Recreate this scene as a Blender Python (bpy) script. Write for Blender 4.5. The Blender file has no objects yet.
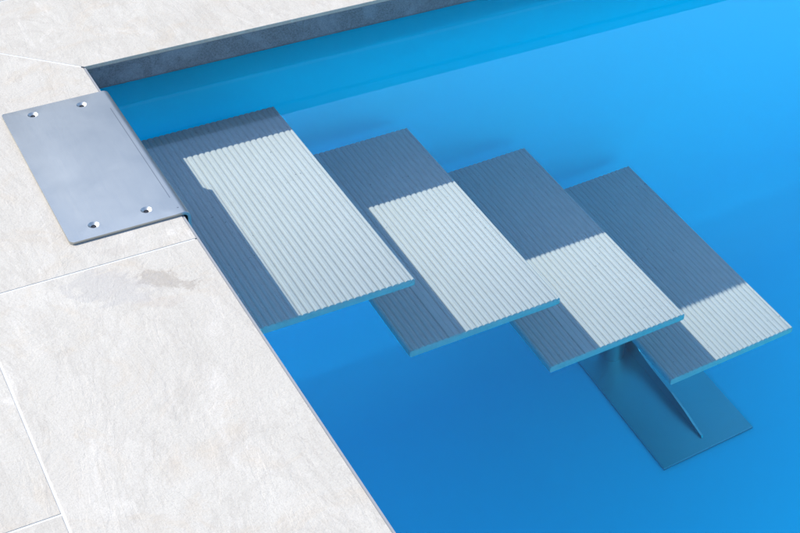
import bpy, bmesh, math, random
from mathutils import Vector, Matrix
R = math.radians
S = bpy.context.scene
C = S.collection

# ------------------------------------------------------------------ camera
cam_d = bpy.data.cameras.new('camera'); cam = bpy.data.objects.new('camera', cam_d); C.objects.link(cam)
cam_d.sensor_width = 36; cam_d.lens = 36 * 1.3919 / 0.8
cam_d.clip_start = 0.05; cam_d.clip_end = 2000
cam.rotation_euler = (0.9285, 0.0065, -0.4663)
cam.location = (-0.4883, -2.2577, 1.2178)
S.camera = cam

# ------------------------------------------------------------------ light
SX, SY = 0.642, 0.734                                  # sunlight travels (+SX, -SY, -1)
SUN_ELEV = math.atan2(1, math.hypot(SX, SY))
SUN_ROT = math.atan2(-SX, SY)
w = bpy.data.worlds.new('World'); S.world = w; w.use_nodes = True
nt = w.node_tree; N = nt.nodes; LK = nt.links
bg = N['Background']
sky = N.new('ShaderNodeTexSky'); sky.sky_type = 'NISHITA'; sky.sun_disc = False
sky.sun_elevation = SUN_ELEV; sky.sun_rotation = SUN_ROT
sky.air_density = 1.0; sky.dust_density = 0.3; sky.ozone_density = 2.5
LK.new(sky.outputs[0], bg.inputs[0]); bg.inputs[1].default_value = 0.15

sun_d = bpy.data.lights.new('sun', 'SUN'); sun = bpy.data.objects.new('sun', sun_d); C.objects.link(sun)
sun_d.energy = 3.0; sun_d.angle = R(0.5); sun_d.color = (1.0, 0.955, 0.875)
sun.location = (-3, 3, 5)
sun.rotation_euler = Vector((SX, -SY, -1)).to_track_quat('-Z', 'Y').to_euler()
sun_d.cycles.is_caustics_light = True                 # sunlight refracted by the water surface

S.render.engine = 'CYCLES'
S.view_settings.view_transform = 'Standard'; S.view_settings.look = 'None'
S.view_settings.gamma = 1; S.view_settings.exposure = 1.5
S.view_settings.use_curve_mapping = False
cy = S.cycles
cy.max_bounces = 16; cy.diffuse_bounces = 11; cy.glossy_bounces = 5; cy.transmission_bounces = 8
cy.volume_bounces = 0; cy.caustics_refractive = True; cy.caustics_reflective = False
cy.sample_clamp_indirect = 6; cy.blur_glossy = 0.5
try:
    cy.use_denoising = True; cy.denoiser = 'OPENIMAGEDENOISE'
    cy.denoising_input_passes = 'RGB_ALBEDO_NORMAL'
except Exception:
    pass

# ------------------------------------------------------------------ helpers
def tag(o, label=None, cat=None, group=None, kind=None):
    if label: o['label'] = label
    if cat: o['category'] = cat
    if group: o['group'] = group
    if kind: o['kind'] = kind
    return o

SUBMERGED = ('pool_floor', 'pool_wall', 'pool_cove', 'tread', 'foot_plate', 'foot_rib', 'support_post', 'stringer', 'tread_bracket', 'hanger')
def link(name, bm, mat, parent=None, smooth=False, angle=35, recalc=True):
    if recalc: bmesh.ops.recalc_face_normals(bm, faces=bm.faces[:])
    me = bpy.data.meshes.new(name); bm.to_mesh(me); bm.free()
    o = bpy.data.objects.new(name, me); C.objects.link(o)
    if mat: me.materials.append(mat)
    if smooth:
        for p in me.polygons: p.use_smooth = True
        me.set_sharp_from_angle(angle=R(angle))
    if parent: o.parent = parent
    o.cycles.is_caustics_receiver = name in SUBMERGED
    return o

def box(bm, x0, x1, y0, y1, z0, z1, bev=0, seg=2):
    m = bmesh.new()
    vs = [m.verts.new((x, y, z)) for z in (z0, z1) for y in (y0, y1) for x in (x0, x1)]
    for f in ((0,2,3,1),(4,5,7,6),(0,1,5,4),(2,6,7,3),(0,4,6,2),(1,3,7,5)): m.faces.new([vs[i] for i in f])
    if bev: bmesh.ops.bevel(m, geom=m.edges[:], offset=bev, segments=seg, profile=0.6, affect='EDGES')
    me = bpy.data.meshes.new('t'); m.to_mesh(me); m.free(); bm.from_mesh(me); bpy.data.meshes.remove(me)

def prism(bm, pts, z0, z1, bev=0, seg=2):
    m = bmesh.new()
    a = [m.verts.new((x, y, z0)) for x, y in pts]; b = [m.verts.new((x, y, z1)) for x, y in pts]
    n = len(pts)
    m.faces.new(a[::-1]); top = m.faces.new(b)
    for i in range(n): m.faces.new((a[i], a[(i+1) % n], b[(i+1) % n], b[i]))
    if bev: bmesh.ops.bevel(m, geom=list(top.edges), offset=bev, segments=seg, profile=0.6, affect='EDGES')
    me = bpy.data.meshes.new('t'); m.to_mesh(me); m.free(); bm.from_mesh(me); bpy.data.meshes.remove(me)

class MT:
    """small node helper"""
    def __init__(s, name):
        s.m = bpy.data.materials.new(name); s.m.use_nodes = True
        s.t = s.m.node_tree; s.b = s.t.nodes['Principled BSDF']; s.out = s.t.nodes['Material Output']
        s.co = s.n('ShaderNodeTexCoord').outputs['Object']
    def n(s, k, **kw):
        x = s.t.nodes.new(k)
        for a, v in kw.items(): setattr(x, a, v)
        return x
    def l(s, a, b): s.t.links.new(a, b)
    def noise(s, scale, detail=6, rough=.6, dist=0, vec=None, stretch=None):
        t = s.n('ShaderNodeTexNoise'); t.inputs['Scale'].default_value = scale
        t.inputs['Detail'].default_value = detail; t.inputs['Roughness'].default_value = rough
        t.inputs['Distortion'].default_value = dist
        v = vec or s.co
        if stretch:
            mp = s.n('ShaderNodeMapping'); mp.inputs['Scale'].default_value = stretch[:3]
            if len(stretch) > 3: mp.inputs['Rotation'].default_value[2] = stretch[3]
            s.l(v, mp.inputs[0]); v = mp.outputs[0]
        s.l(v, t.inputs['Vector']); return t.outputs['Fac']
    def ramp(s, fac, stops, interp='LINEAR'):
        r = s.n('ShaderNodeValToRGB'); r.color_ramp.interpolation = interp
        e = r.color_ramp.elements
        while len(e) < len(stops): e.new(.5)
        for i, (p, c) in enumerate(stops):
            e[i].position = p; e[i].color = (c, c, c, 1) if isinstance(c, (int, float)) else (*c, 1)
        s.l(fac, r.inputs[0]); return r.outputs[0]
    def mix(s, fac, a, b, mode='MIX'):
        x = s.n('ShaderNodeMix', data_type='RGBA', blend_type=mode)
        for sock, v in ((x.inputs[0], fac), (x.inputs[6], a), (x.inputs[7], b)):
            if isinstance(v, (int, float)): sock.default_value = v
            elif isinstance(v, tuple): sock.default_value = (*v, 1)
            else: s.l(v, sock)
        return x.outputs[2]
    def math(s, op, a, b=0.0, clamp=False):
        x = s.n('ShaderNodeMath', operation=op, use_clamp=clamp)
        for i, v in enumerate((a, b)):
            if isinstance(v, (int, float)): x.inputs[i].default_value = v
            else: s.l(v, x.inputs[i])
        return x.outputs[0]
    def bump(s, h, strength, dist, prev=None):
        x = s.n('ShaderNodeBump'); x.inputs['Strength'].default_value = strength; x.inputs['Distance'].default_value = dist
        s.l(h, x.inputs['Height'])
        if prev: s.l(prev, x.inputs['Normal'])
        return x.outputs[0]
    def set(s, **kw):
        for k, v in kw.items():
            i = s.b.inputs[k.replace('_', ' ')]
            if isinstance(v, (int, float)): i.default_value = v
            elif isinstance(v, tuple): i.default_value = (*v, 1)
            else: s.l(v, i)
        return s

# ------------------------------------------------------------------ numbers of the place (metres)
H = 0.0522                    # water surface below the deck
XP, YP = 9.0, 5.2             # pool length (x) and width (-y)
FLOOR = -1.5
# treads
TL, TW, TT = 0.6, 0.300, 0.024
XR, YB, Z1, DX, DZ = 0.3438, -0.0388, -0.2569, 0.2905, 0.25

# ------------------------------------------------------------------ materials
def mat_tile():
    s = MT('pale_slate_look_porcelain')
    at = s.n('ShaderNodeAttribute', attribute_name='tile'); off = s.n('ShaderNodeVectorMath', operation='ADD')
    s.l(s.co, off.inputs[0]); s.l(at.outputs['Vector'], off.inputs[1]); v = off.outputs[0]
    big = s.noise(3.2, 5, .6, .6, v); mid = s.noise(11, 8, .68, 1.2, v, (1, .55, 1, .6)); fine = s.noise(160, 4, .7, 0, v)
    grit = s.noise(520, 2, .6, 0, v)
    c = s.mix(s.ramp(big, [(.32, 0), (.7, 1)]), (0.341, 0.310, 0.267), (0.378, 0.350, 0.305))
    c = s.mix(s.ramp(mid, [(.36, 0), (.66, 1)]), (0.327, 0.299, 0.257), c)
    warm = s.noise(6.5, 6, .7, 1.5, v)
    c = s.mix(s.ramp(warm, [(.52, 0), (.70, .75)]), c, (0.327, 0.277, 0.218))
    pale = s.noise(9, 7, .7, 2.2, v, (1, .4, 1, -.5))
    c = s.mix(s.ramp(pale, [(.56, 0), (.7, .7)]), c, (0.420, 0.387, 0.341))
    vn = s.noise(5, 8, .62, 2.6, v, (1, .35, 1, .75))                          # thin slaty veins
    vein = s.ramp(vn, [(.475, 0), (.497, 1), (.503, 1), (.53, 0)])
    c = s.mix(s.math('MULTIPLY', vein, .22), c, (0.233, 0.206, 0.174))
    c = s.mix(s.ramp(grit, [(.34, .30), (.52, 0)]), c, (0.210, 0.188, 0.160))
    # brown patches of the slate print near the pool edge: (x, y, rx, ry, angle, strength)
    sep = s.n('ShaderNodeSeparateXYZ'); s.l(s.co, sep.inputs[0])
    wob = s.math('SUBTRACT', s.noise(22, 7, .72, 1.2), .5)
    for (px, py, rx, ry, an, st, col) in PATCH:
        ca, sa = math.cos(an), math.sin(an)
        dx = s.math('SUBTRACT', sep.outputs[0], px); dy = s.math('SUBTRACT', sep.outputs[1], py)
        u = s.math('DIVIDE', s.math('ADD', s.math('MULTIPLY', dx, ca), s.math('MULTIPLY', dy, sa)), rx)
        q = s.math('DIVIDE', s.math('SUBTRACT', s.math('MULTIPLY', dy, ca), s.math('MULTIPLY', dx, sa)), ry)
        d = s.math('SQRT', s.math('ADD', s.math('MULTIPLY', u, u), s.math('MULTIPLY', q, q)))
        d = s.math('ADD', d, s.math('MULTIPLY', wob, 3.4))
        k = s.math('MULTIPLY', s.ramp(d, [(.72, 1), (1.05, 0)]), st)
        k = s.math('MULTIPLY', k, s.ramp(fine, [(.3, .65), (.6, 1)]))
        c = s.mix(k, c, col)
    rel = s.noise(38, 9, .72, .8, v, (1, .6, 1, .7))
    b1 = s.bump(rel, .2, .006); b2 = s.bump(fine, .36, .0018, b1)
    lay = s.noise(7, 6, .6, 1.8, v, (1, .45, 1, .7)); b3 = s.bump(s.ramp(lay, [(.44, 0), (.47, .5), (.56, .55), (.585, 1)]), .2, .0022, b2)
    s.set(Base_Color=c, Roughness=.72, Normal=b3, Specular_IOR_Level=.3)
    return s.m
PATCH = [(-0.085, -0.668, 0.058, 0.020, -.72, .72, (.225, .195, .16)),
         (-0.100, -0.722, 0.036, 0.013, -.35, .40, (.28, .24, .20)),
         (-0.155, -0.650, 0.070, 0.040, -.45, .42, (.25, .235, .222)),
         (-0.125, -0.570, 0.036, 0.012, -.2, .35, (.28, .245, .21))]

def mat_grout():
    s = MT('white_grout'); n = s.noise(90, 5, .7)
    s.set(Base_Color=s.mix(n, (.36, .35, .335), (.46, .45, .435)), Roughness=.9, Normal=s.bump(s.noise(400, 3), .4, .001)); return s.m

def mat_granite():
    s = MT('dark_flamed_granite')
    a = s.noise(420, 4, .75); b = s.noise(1100, 2, .6); p = s.noise(9, 6, .65, 1.5)
    c = s.mix(s.ramp(a, [(.35, 0), (.62, 1)]), (.045, .052, .062), (.115, .13, .15))
    c = s.mix(s.ramp(b, [(.56, 0), (.68, .6)]), c, (.24, .25, .27))
    c = s.mix(s.ramp(p, [(.5, 0), (.60, .30)]), c, (.19, .22, .26))               # limescale bloom patches
    sep = s.n('ShaderNodeSeparateXYZ'); s.l(s.co, sep.inputs[0])
    zz = s.math('ADD', sep.outputs[2], s.math('MULTIPLY', s.math('SUBTRACT', s.noise(16, 5, .7), .5), .012))
    low_band = s.math('MULTIPLY', s.math('LESS_THAN', zz, -.0475), .35)  # darker, uneven band along the bottom edge
    c = s.mix(low_band, c, (.035, .04, .045))
    s.set(Base_Color=c, Roughness=.62, Normal=s.bump(a, .4, .001)); return s.m

def mat_liner():
    s = MT('blue_pool_liner')
    n = s.noise(1.3, 4, .5); c = s.mix(n, (0, .735, .96), (0, .77, .97))
    s.set(Base_Color=c, Roughness=.55, Specular_IOR_Level=.25, Normal=s.bump(s.noise(700, 2), .15, .0004)); return s.m

def mat_water():
    s = MT('clear_pool_water')
    s.t.nodes.remove(s.b)
    rf = s.n('ShaderNodeBsdfRefraction'); rf.inputs['IOR'].default_value = 1.333; rf.inputs['Roughness'].default_value = 0
    gl = s.n('ShaderNodeBsdfGlass'); gl.inputs['IOR'].default_value = 1.333; gl.inputs['Roughness'].default_value = 0
    n1 = s.noise(.9, 1, .4, 0)
    bp = s.bump(n1, 1.0, .0010)
    s.l(bp, gl.inputs['Normal']); s.t.nodes.remove(rf)
    s.l(gl.outputs[0], s.out.inputs['Surface'])
    gl.inputs['Color'].default_value = (.885, .98, 1, 1)
    return s.m

def mat_tread(name, seed):
    s = MT(name)
    off = s.n('ShaderNodeVectorMath', operation='ADD'); s.l(s.co, off.inputs[0]); off.inputs[1].default_value = (seed, seed*.7, 0); v = off.outputs[0]
    n = s.noise(30, 5, .6, .3, v, (4, .6, 1)); c = s.mix(n, (.495, .455, .415), (.59, .54, .495))
    sp = s.noise(230, 2, .6, 0, v, (1, .55, 1)); cl = s.noise(7, 3, .6, .4, v)
    k = s.math('MULTIPLY', s.ramp(sp, [(.69, 0), (.715, 1)]), s.ramp(cl, [(.50, 0), (.58, .75)]))
    c = s.mix(k, c, (.10, .10, .09))
    s.set(Base_Color=c, Roughness=.6, Normal=s.bump(s.noise(300, 3, .6, 0, v), .25, .0006), Specular_IOR_Level=.3); return s.m

def mat_steel(name, base=(.475, .472, .44), rough=.42, marks=False):
    s = MT(name)
    br = s.noise(60, 4, .6, 0, None, (9, .35, 1)); bl = s.noise(8, 4, .6, .5)
    c = s.mix(s.ramp(bl, [(.3, 0), (.7, 1)]), tuple(x*.93 for x in base), base)
    if marks:                                              # scored line beside the bend and a small stamped dot
        sep = s.n('ShaderNodeSeparateXYZ'); s.l(s.co, sep.inputs[0])
        for (mx, my, hx, hy, st) in ((-.0052 , -.327, .0007, .155, .55), (-.0035, -.5135, .0014, .0012, .75)):
            a = s.math('LESS_THAN', s.math('ABSOLUTE', s.math('SUBTRACT', sep.outputs[0], mx)), hx)
            b = s.math('LESS_THAN', s.math('ABSOLUTE', s.math('SUBTRACT', sep.outputs[1], my)), hy)
            c = s.mix(s.math('MULTIPLY', s.math('MULTIPLY', a, b), st), c, (.12, .13, .14))
    r = s.math('ADD', s.math('MULTIPLY', br, .05), s.math('ADD', s.math('MULTIPLY', bl, .08), rough - .06))
    s.set(Base_Color=c, Metallic=1.0, Roughness=r, Normal=s.bump(br, .035, .0004)); return s.m

def plain(name, col, rough=.6, metal=0):
    s = MT(name); n = s.noise(40, 4); s.set(Base_Color=s.mix(n, tuple(x*.85 for x in col), col), Roughness=rough, Metallic=float(metal)); return s.m

M = dict(tile=mat_tile(), grout=mat_grout(), granite=mat_granite(), liner=mat_liner(), water=mat_water(),
         steel=mat_steel('brushed_stainless_steel', marks=True), steel2=mat_steel('submerged_stainless_steel', (.16, .50, .52), .36),
         hole_shade=plain('painted_hole_shade', (.05, .05, .055), .5, 1), trim=plain('pale_aluminium_trim', (.20, .20, .20), .5),
         earth=plain('screed', (.25, .24, .23), .9), wall=plain('dark_render', (.10, .11, .12), .85),
         grass=plain('lawn', (.07, .10, .03), .95))

# ------------------------------------------------------------------ ground and terrace
bm = bmesh.new()                                              # the sheet of ground around the terrace, to the horizon
o0, o1 = (-7.0, 7.0), (14.0, -11.0)
big = 600
pts = [(-big, -big), (big, -big), (big, big), (-big, big)]; inn = [(-7, -11), (14, -11), (14, 7), (-7, 7)]
a = [bm.verts.new((x, y, -.06)) for x, y in pts]; b = [bm.verts.new((x, y, -.06)) for x, y in inn]
for i in range(4): bm.faces.new((a[i], a[(i+1) % 4], b[(i+1) % 4], b[i]))
tag(link('ground', bm, M['grass']), kind='structure')

GAP = 0.0030; ED = 0.0036
def tiles():
    """list of polygons (x, y) of the paving slabs, with joints where the photograph shows them"""
    P = []
    g = GAP / 2
    def rect(x0, x1, y0, y1): P.append([(x0+g, y0+g), (x1-g, y0+g), (x1-g, y1-g), (x0+g, y1-g)])
    XJ = -0.338
    # left coping row, mitred at the pool corner
    P.append([(XJ+g, -.597+g), (-ED, -.597+g), (-ED, -g), (XJ+g, .338-2*g)])
    ys = [-.597, -1.54, -2.50, -3.46, -4.42, -5.2]
    for y1, y0 in zip(ys, ys[1:]): P.append([(XJ+g, y0+g), (-ED, y0+g), (-ED, y1-g), (XJ+g, y1-g)])
    # back coping row, mitred
    P.append([(0.0, 0.0+g), (.94-g, 0.0), (.94-g, .338-g), (XJ+2*g, .338-g)])
    xs = [.94 + .96*i for i in range(10)]
    for x0, x1 in zip(xs, xs[1:]): P.append([(x0+g, 0), (x1-g, 0), (x1-g, .338-g), (x0+g, .338-g)])
    # field tiles left of the pool
    col = [XJ - .958*i for i in range(7)]
    for i, (x1, x0) in enumerate(zip(col, col[1:])):
        yy = -1.054 + (.45 if i % 2 else 0) + .958*7
        while yy > -11:
            top, bot = yy, yy - .958
            if bot < 6.9: rect(x0, x1, max(bot, -11), min(top, 7))
            yy -= .958
    # field tiles behind the pool
    for r in range(7):
        y0 = .338 + .958*r; x = XJ + (.48 if r % 2 else 0)
        if r % 2: rect(XJ, x, y0, min(y0+.958, 7))
        while x < 14:
            if y0 < 7: rect(x, min(x+.958, 14), y0, min(y0+.958, 7))
            x += .958
    # front and right sides of the pool
    x = XJ
    while x < 14:
        for y1, y0 in ((-YP, -YP-.958), (-YP-.958, -YP-.958*2), (-YP-.958*2, -YP-.958*3), (-YP-.958*3, -YP-.958*4), (-YP-.958*4, -YP-.958*5), (-YP-.958*5, -11)):
            rect(x, min(x+.958, 14), y0, y1)
        x += .958
    y = .338
    while y > -YP:
        x = XP
        while x < 14:
            if not (y > 0 and x < xs[-1]): rect(x, min(x+.958, 14), max(y-.958, -YP), min(y, .338))
            x += .958
        y -= .958
    return P
random.seed(5)
bm = bmesh.new()
polys = [p for p in tiles() if abs(p[0][0]-p[2][0]) > .02 or abs(p[0][1]-p[2][1]) > .02]
offs = []
for i, p in enumerate(polys):
    nf = len(bm.faces); prism(bm, p, -.0068, 0, .0010, 2); bm.faces.ensure_lookup_table()
    o = (random.uniform(-40, 40), random.uniform(-40, 40), random.uniform(0, 9))
    offs += [o] * (len(bm.faces) - nf)
paving = link('terrace_paving', bm, M['tile'])
at = paving.data.attributes.new('tile', 'FLOAT_VECTOR', 'FACE')
for i, o in enumerate(offs): at.data[i].vector = o
tag(paving, kind='structure')

bm = bmesh.new()                                              # grout and bedding, just under the slab tops, with the pool cut out
e = -.0007
for (x0, x1, y0, y1) in ((-7, -.0062, -11, 7), (-.0062, 14, .006, 7), (XP+.004, 14, -11, .006), (-.0062, XP+.004, -11, -YP-.004)):
    bm.faces.new([bm.verts.new(v) for v in ((x0, y0, e), (x1, y0, e), (x1, y1, e), (x0, y1, e))])
tag(link('terrace_grout', bm, M['grout']), kind='structure')

# ------------------------------------------------------------------ pool
pool = bpy.data.objects.new('swimming_pool', None); C.objects.link(pool); pool.location = (0, 0, FLOOR)
tag(pool, 'blue lined swimming pool with dark granite band above the waterline', 'swimming pool')
def pl(name, bm, mat, parent=None, **kw):
    o = link(name, bm, mat, None, **kw); o.parent = pool
    o.matrix_parent_inverse = Matrix.Translation((0, 0, -FLOOR)); return o
def part(name, mat, boxes, bev=0):
    bm = bmesh.new()
    for b_ in boxes: box(bm, *b_, bev=bev)
    return pl(name, bm, mat)
WZ = -H - .0015
part('pool_floor', M['liner'], [(-.25, XP+.25, -YP-.25, .25, FLOOR-.1, FLOOR)])
part('pool_wall', M['liner'], [(-.2, 0, -YP-.2, .2, FLOOR+.001, WZ)])
part('pool_wall', M['liner'], [(0, XP, -YP-.2, -YP, FLOOR+.001, WZ)])
part('pool_wall', M['liner'], [(XP, XP+.2, -YP-.2, .2, FLOOR+.001, WZ)])
def back_wall(x0, x1, r=.20, n=14):
    # liner sheet: rounded foot, upright face, and an added backward rake under the coping that lets sunlight reach the lower treads
    prof = [(-r-.4, FLOOR + .0003)] + [(-r + r*math.sin(math.pi/2*k/n), FLOOR + .0003 + r - r*math.cos(math.pi/2*k/n)) for k in range(n+1)]
    prof += [(0, FLOOR+.6), (0, -.6), (0, -.40)]
    R2, am = .30, math.atan(.85)                                  # gentle bend into the rake
    for k in range(1, 9):
        t = am*k/8; prof.append((R2*(1-math.cos(t)), -.40 + R2*math.sin(t)))
    y, z = prof[-1]; prof.append((y + (WZ - z)*.77, WZ))
    bm = bmesh.new(); rows = [[bm.verts.new((x, y, z)) for x in (x0, x1)] for y, z in prof]
    for a_, b_ in zip(rows, rows[1:]): bm.faces.new((a_[0], a_[1], b_[1], b_[0]))
    return bm
pl('pool_wall', back_wall(.001, XP-.001), M['liner'], smooth=True, angle=60)
gz0, gz1 = -H + .0005, -.0075
part('granite_band', M['granite'], [(.0015, XP-.002, .001, .03, gz0, gz1)], .0018)
part('granite_band', M['granite'], [(-.03, .0008, -YP+.002, -.0005, gz0, gz1)], .0018)
part('granite_band', M['granite'], [(.0015, XP-.002, -YP-.03, -YP-.001, gz0, gz1)], .0018)
part('granite_band', M['granite'], [(XP+.001, XP+.03, -YP+.002, -.002, gz0, gz1)], .0018)
part('edge_trim', M['trim'], [(-.0032, .0002, -YP, -.002, -.0074, -.0010), (.002, XP, .0002, .012, -.0072, -.0068)])

# the water: one closed body reaching under the terrace past the pool walls, its surface H below the deck
bm = bmesh.new(); box(bm, -3.5, XP+3.5, -YP-3.5, 3.5, FLOOR-.05, -H)
bmesh.ops.recalc_face_normals(bm, faces=bm.faces[:]); bmesh.ops.split_edges(bm, edges=bm.edges[:])
water = link('pool_water', bm, M['water'], recalc=False); tag(water, kind='structure')
water.cycles.is_caustics_caster = True; water.cycles.is_caustics_receiver = False
for p in water.data.polygons: p.use_smooth = True     # refracted sunlight needs an interpolated normal

# ------------------------------------------------------------------ garden wall beyond the terrace (mirrored in the water)
WY = 4.2; WT = .625 * (.225 + WY) - H
bm = bmesh.new(); box(bm, -4, 13, WY, WY+.2, -.05, WT-.06, .004)
gw = bpy.data.objects.new('garden_wall', None); C.objects.link(gw); gw.location = (4.5, WY+.1, 0)
tag(gw, 'tall dark rendered garden wall standing behind the terrace', 'wall')
o = link('wall_panel', bm, M['wall']); o.parent = gw; o.matrix_parent_inverse = Matrix.Translation((-4.5, -WY-.1, 0))
bm = bmesh.new(); box(bm, -4.02, 13.02, WY-.03, WY+.23, WT-.059, WT, .004)
o = link('wall_cap', bm, M['wall']); o.parent = gw; o.matrix_parent_inverse = Matrix.Translation((-4.5, -WY-.1, 0))

# ------------------------------------------------------------------ the steps
steps = bpy.data.objects.new('pool_steps', None); C.objects.link(steps); steps.location = (1.0, -.34, FLOOR)
tag(steps, 'floating pool steps with ridged grey treads hung from a screwed down steel plate', 'pool steps')
PI_ = Matrix.Translation((-1.0, .34, -FLOOR))
def sp(name, bm, mat, parent=None, **kw):
    o = link(name, bm, mat, None, **kw)
    if parent is None: o.parent = steps; o.matrix_parent_inverse = PI_
    else: o.parent = parent
    return o

def tread_bm(flat_u, n=25):
    """ridged board, x 0..-TW, y 0..-TL, top at z 0; ridges run along y; one wide shallow ridge at flat_u"""
    m = .006; pitch = (TW - 2*m) / n; A = .0034
    prof = [(-TW, -.0045), (-TW+.0015, -.002), (-TW+.004, -.0006)]
    kf = int(flat_u * n) if flat_u else -1
    x = -TW + m
    k = 0
    while k < n:
        wide = 2 if k == kf else 1
        wdt = pitch * wide
        for t in (0, .07, .16, .27, .38, .455, .5, .545, .62, .73, .84, .93):
            # rounded crest with a narrow V groove between crests
            if wide == 2: z = -A * (1 if t < .05 else .45 if abs(t - .5) < .02 else .05)
            else:
                z = -A * abs(2*t - 1) ** 2.8
                if abs(t - .5) < .04: z -= .0007          # fine groove along each crest
            prof.append((x + t*wdt, z))
        x += wdt; k += wide
    prof += [(-m, -A), (-m+.002, -.0008), (-.003, -.0004), (-.0012, -.0016), (0, -.0045)]
    bot = [(0, -TT+.003), (-.003, -TT), (-TW+.003, -TT), (-TW, -TT+.003)]
    bm = bmesh.new(); rings = []
    ys = [0, -.0008, -TL+.0008, -TL]
    loop = prof + bot
    for yi, y in enumerate(ys):
        ins = .0008 if yi in (0, 3) else 0
        rings.append([bm.verts.new((xx, y, zz - (ins if zz > -TT/2 else -ins))) for xx, zz in loop])
    L = len(loop)
    for a_, b_ in zip(rings, rings[1:]):
        for i in range(L): bm.faces.new((a_[i], a_[(i+1) % L], b_[(i+1) % L], b_[i]))
    # end caps as strips so the scalloped outline stays clean
    for rg in (rings[0], rings[-1]):
        P = len(prof)
        y = rg[0].co.y
        low = [bm.verts.new((v.co.x, y, -TT/2)) for v in rg[:P]]
        for i in range(P-1): bm.faces.new((rg[i], rg[i+1], low[i+1], low[i]))
        bm.faces.new(low + rg[P:] )
    return bm

def xf(bm, dx, dy, dz): bmesh.ops.translate(bm, verts=bm.verts[:], vec=(dx, dy, dz)); return bm
TLAB = ['topmost tread, nearest the surface, its left strip and far end in shade', 'second tread from the top, half covered by the tread above',
        'third tread from the top, its near right half in sun', 'lowest tread, mostly shaded with a small sunlit corner']
for i, fu in enumerate((0, .27, .24, 0)):
    bm = tread_bm(fu); xf(bm, XR + i*DX, YB, Z1 - i*DZ)
    o = sp('tread', bm, mat_tread('ridged_pale_tread', 3.1*i), smooth=True, angle=50); o['label'] = TLAB[i]

# mounting plate on the deck, bent down over the pool edge; countersunk holes
PX0, PX1, PY0, PY1, PT = -.1782, .0112, -.1072, -.5293, .0052
def plate():
    bm = bmesh.new()
    Rb = .011
    # cross-section in x,z : top surface then outer bend then flange down
    out = [(PX0, PT)]
    nx = 12
    out = [(PX0 + (PX1-Rb-PX0)*i/nx, PT) for i in range(nx+1)]
    for k in range(1, 9):
        t = math.pi/2*k/8; out.append((PX1-Rb+Rb*math.sin(t), PT-Rb+Rb*math.cos(t)))
    out.append((PX1, -.16))
    ri = Rb - PT + .0004
    inn = [(PX1-PT, -.16)]
    for k in range(0, 9):
        t = math.pi/2*(1-k/8); inn.append((PX1-Rb+ri*math.sin(t), PT-Rb+ri*math.cos(t)))
    inn += [(PX0 + (PX1-Rb-PX0)*i/nx, .0004) for i in range(nx-1, -1, -1)]
    loop = out + inn
    r = .007                                                     # rounded outer corners of the plate in plan
    ys = [PY1, PY1+.0008] + [PY1+r*(1-math.cos(math.pi/2*k/5)) for k in range(1, 6)] + [PY0-r*(1-math.cos(math.pi/2*k/5)) for k in range(5, 0, -1)] + [PY0-.0008, PY0]
    rings = []
    for y in ys:
        d = min(y-PY1, PY0-y); cut = r - math.sqrt(max(0, r*r-(r-d)**2)) if d < r else 0
        e_ = .0007 if d < .0004 else 0
        row = []
        for (x, z) in loop:
            xx = x
            if abs(x-PX0) < 1e-6: xx = x + cut
            row.append(bm.verts.new((xx, y, z - e_ if z > .003 else z)))
        rings.append(row)
    L = len(loop)
    for a_, b_ in zip(rings, rings[1:]):
        for i in range(L): bm.faces.new((a_[i], a_[(i+1) % L], b_[(i+1) % L], b_[i]))
    bm.faces.new(rings[0][::-1]); bm.faces.new(rings[-1])
    bmesh.ops.recalc_face_normals(bm, faces=bm.faces[:])
    return bm
HOLES = [(-.130, -.133), (-.046, -.138), (-.133, -.499), (-.049, -.497)]
pb = plate()
kill = [f for f in pb.faces if all(v.co.z > PT-.0009 and v.co.x < PX1-.011+1e-5 for v in f.verts)]
rim = set(e for f in kill for e in f.edges); kf = set(kill)
rim = [e for e in rim if any(lf not in kf for lf in e.link_faces)]
bmesh.ops.delete(pb, geom=kill, context='FACES')
edges = [e for e in rim if e.is_valid]
for (x, y) in HOLES:                                            # countersunk holes: a wide mouth narrowing to a dark throat
    rings = []
    for r, z in ((.0088, PT), (.0084, PT-.0004), (.0044, .0022), (.0042, .0005)):
        rings.append([pb.verts.new((x+r*math.cos(2*math.pi*q/32), y+r*math.sin(2*math.pi*q/32), z)) for q in range(32)])
    for a_, b_ in zip(rings, rings[1:]):
        for q in range(32): pb.faces.new((a_[q], a_[(q+1) % 32], b_[(q+1) % 32], b_[q]))
    edges += [pb.edges.get((rings[0][q], rings[0][(q+1) % 32])) for q in range(32)]
bmesh.ops.triangle_fill(pb, use_beauty=True, use_dissolve=False, edges=edges, normal=(0, 0, 1))
po = sp('mounting_plate', pb, M['steel'], smooth=True, angle=14)
def cone(bm, x, y, r0, r1, z0, z1, n=40):
    a_ = [bm.verts.new((x+r0*math.cos(2*math.pi*k/n), y+r0*math.sin(2*math.pi*k/n), z0)) for k in range(n)]
    b_ = [bm.verts.new((x+r1*math.cos(2*math.pi*k/n), y+r1*math.sin(2*math.pi*k/n), z1)) for k in range(n)]
    bm.faces.new(a_[::-1]); bm.faces.new(b_)
    for k in range(n): bm.faces.new((a_[k], a_[(k+1) % n], b_[(k+1) % n], b_[k]))
for (x, y) in HOLES:
    b_ = bmesh.new(); cone(b_, x, y, .0040, .0040, .0002, .0012, 24)  # dark disc standing in for the shade inside each empty hole
    sp('hole_shade_disc', b_, M['hole_shade'])

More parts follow.
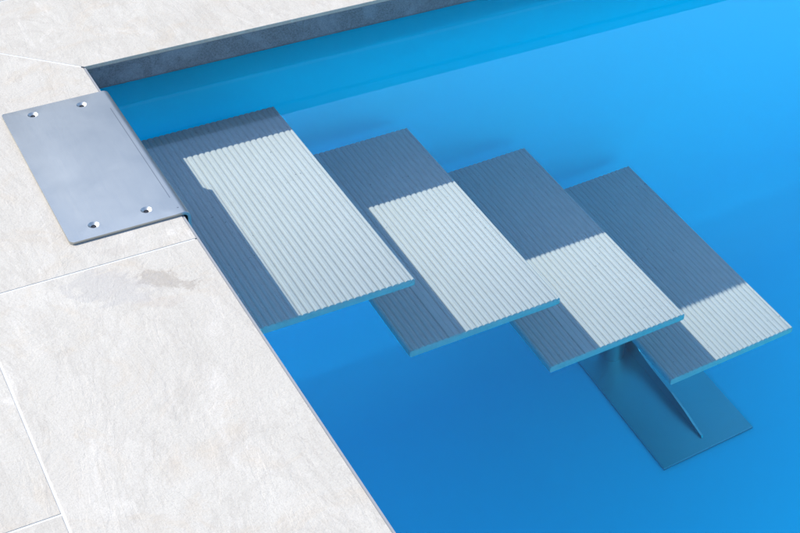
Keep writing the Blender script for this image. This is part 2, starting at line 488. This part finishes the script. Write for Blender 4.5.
# hidden spine: flange bolts to a zig-zag stringer of steel plate under the middle of the treads
def yprism(bm, pts, y0, y1, bev=0):
    m = bmesh.new(); n = len(pts)
    a_ = [m.verts.new((x, y0, z)) for x, z in pts]; b_ = [m.verts.new((x, y1, z)) for x, z in pts]
    m.faces.new(a_); m.faces.new(b_[::-1])
    for i in range(n): m.faces.new((a_[i], b_[i], b_[(i+1) % n], a_[(i+1) % n]))
    bmesh.ops.recalc_face_normals(m, faces=m.faces[:])
    if bev: bmesh.ops.bevel(m, geom=m.edges[:], offset=bev, segments=2, profile=.6, affect='EDGES')
    me = bpy.data.meshes.new('t'); m.to_mesh(me); m.free(); bm.from_mesh(me); bpy.data.meshes.remove(me)
zig = []
top, bot = [], []
for i in range(4):
    zt = Z1 - i*DZ - TT - .001; x0 = XR + i*DX - TW; x1 = XR + i*DX
    top += [(max(x0, PX1+.002) + .02*(i > 0), zt), (x1-.03, zt)]
for i in range(4):
    zt = Z1 - i*DZ - TT - .001; x0 = XR + i*DX - TW; x1 = XR + i*DX
    bot += [(max(x0, PX1+.002) + .015*(i > 0), zt-.07), (x1-.045, zt-.07)]
loop = top + bot[::-1]
bm = bmesh.new(); yprism(bm, loop, -.345, -.335)
sp('stringer', bm, M['steel2'])
bm = bmesh.new(); box(bm, PX1-PT, PX1, -.36, -.32, -.36, -.161); sp('hanger', bm, M['steel2'])
for i in range(4):                                               # thin tray under each board
    bm = bmesh.new(); x1 = XR + i*DX
    box(bm, x1-TW+.02, x1-.02, -.37, -.31, Z1-i*DZ-TT-.0045, Z1-i*DZ-TT-.0005)
    sp('tread_bracket', bm, M['steel2'])
# foot plate, post and low rib on the pool floor
FX0, FX1, FY0, FY1 = .979, 1.215, -.06, -.5846
bm = bmesh.new(); box(bm, FX0, FX1, FY1, FY0, FLOOR+.0005, FLOOR+.0065, .0012)
sp('foot_plate', bm, M['steel2'])
bm = bmesh.new()
pts = [(-.555, 0.0), (-.552, .006), (-.525, .012), (-.485, .024), (-.434, .034), (-.387, .037), (-.347, .040), (-.306, .048), (-.27, .075), (-.25, .12), (-.24, .2), (-.20, .2), (-.20, 0)]
m = bmesh.new(); a_ = [m.verts.new((1.0985, y, FLOOR+.0068+z)) for y, z in pts]; b_ = [m.verts.new((1.1035, y, FLOOR+.0068+z)) for y, z in pts]
m.faces.new(a_); m.faces.new(b_[::-1]); n = len(pts)
for i in range(n): m.faces.new((a_[i], b_[i], b_[(i+1) % n], a_[(i+1) % n]))
me = bpy.data.meshes.new('t'); m.to_mesh(me); m.free(); bm.from_mesh(me); bpy.data.meshes.remove(me)
sp('foot_rib', bm, M['steel2'])
bm = bmesh.new(); cone(bm, 1.062, -.25, .028, .028, FLOOR+.0067, Z1-3*DZ-TT-.005, 48)
sp('support_post', bm, M['steel2'], smooth=True)
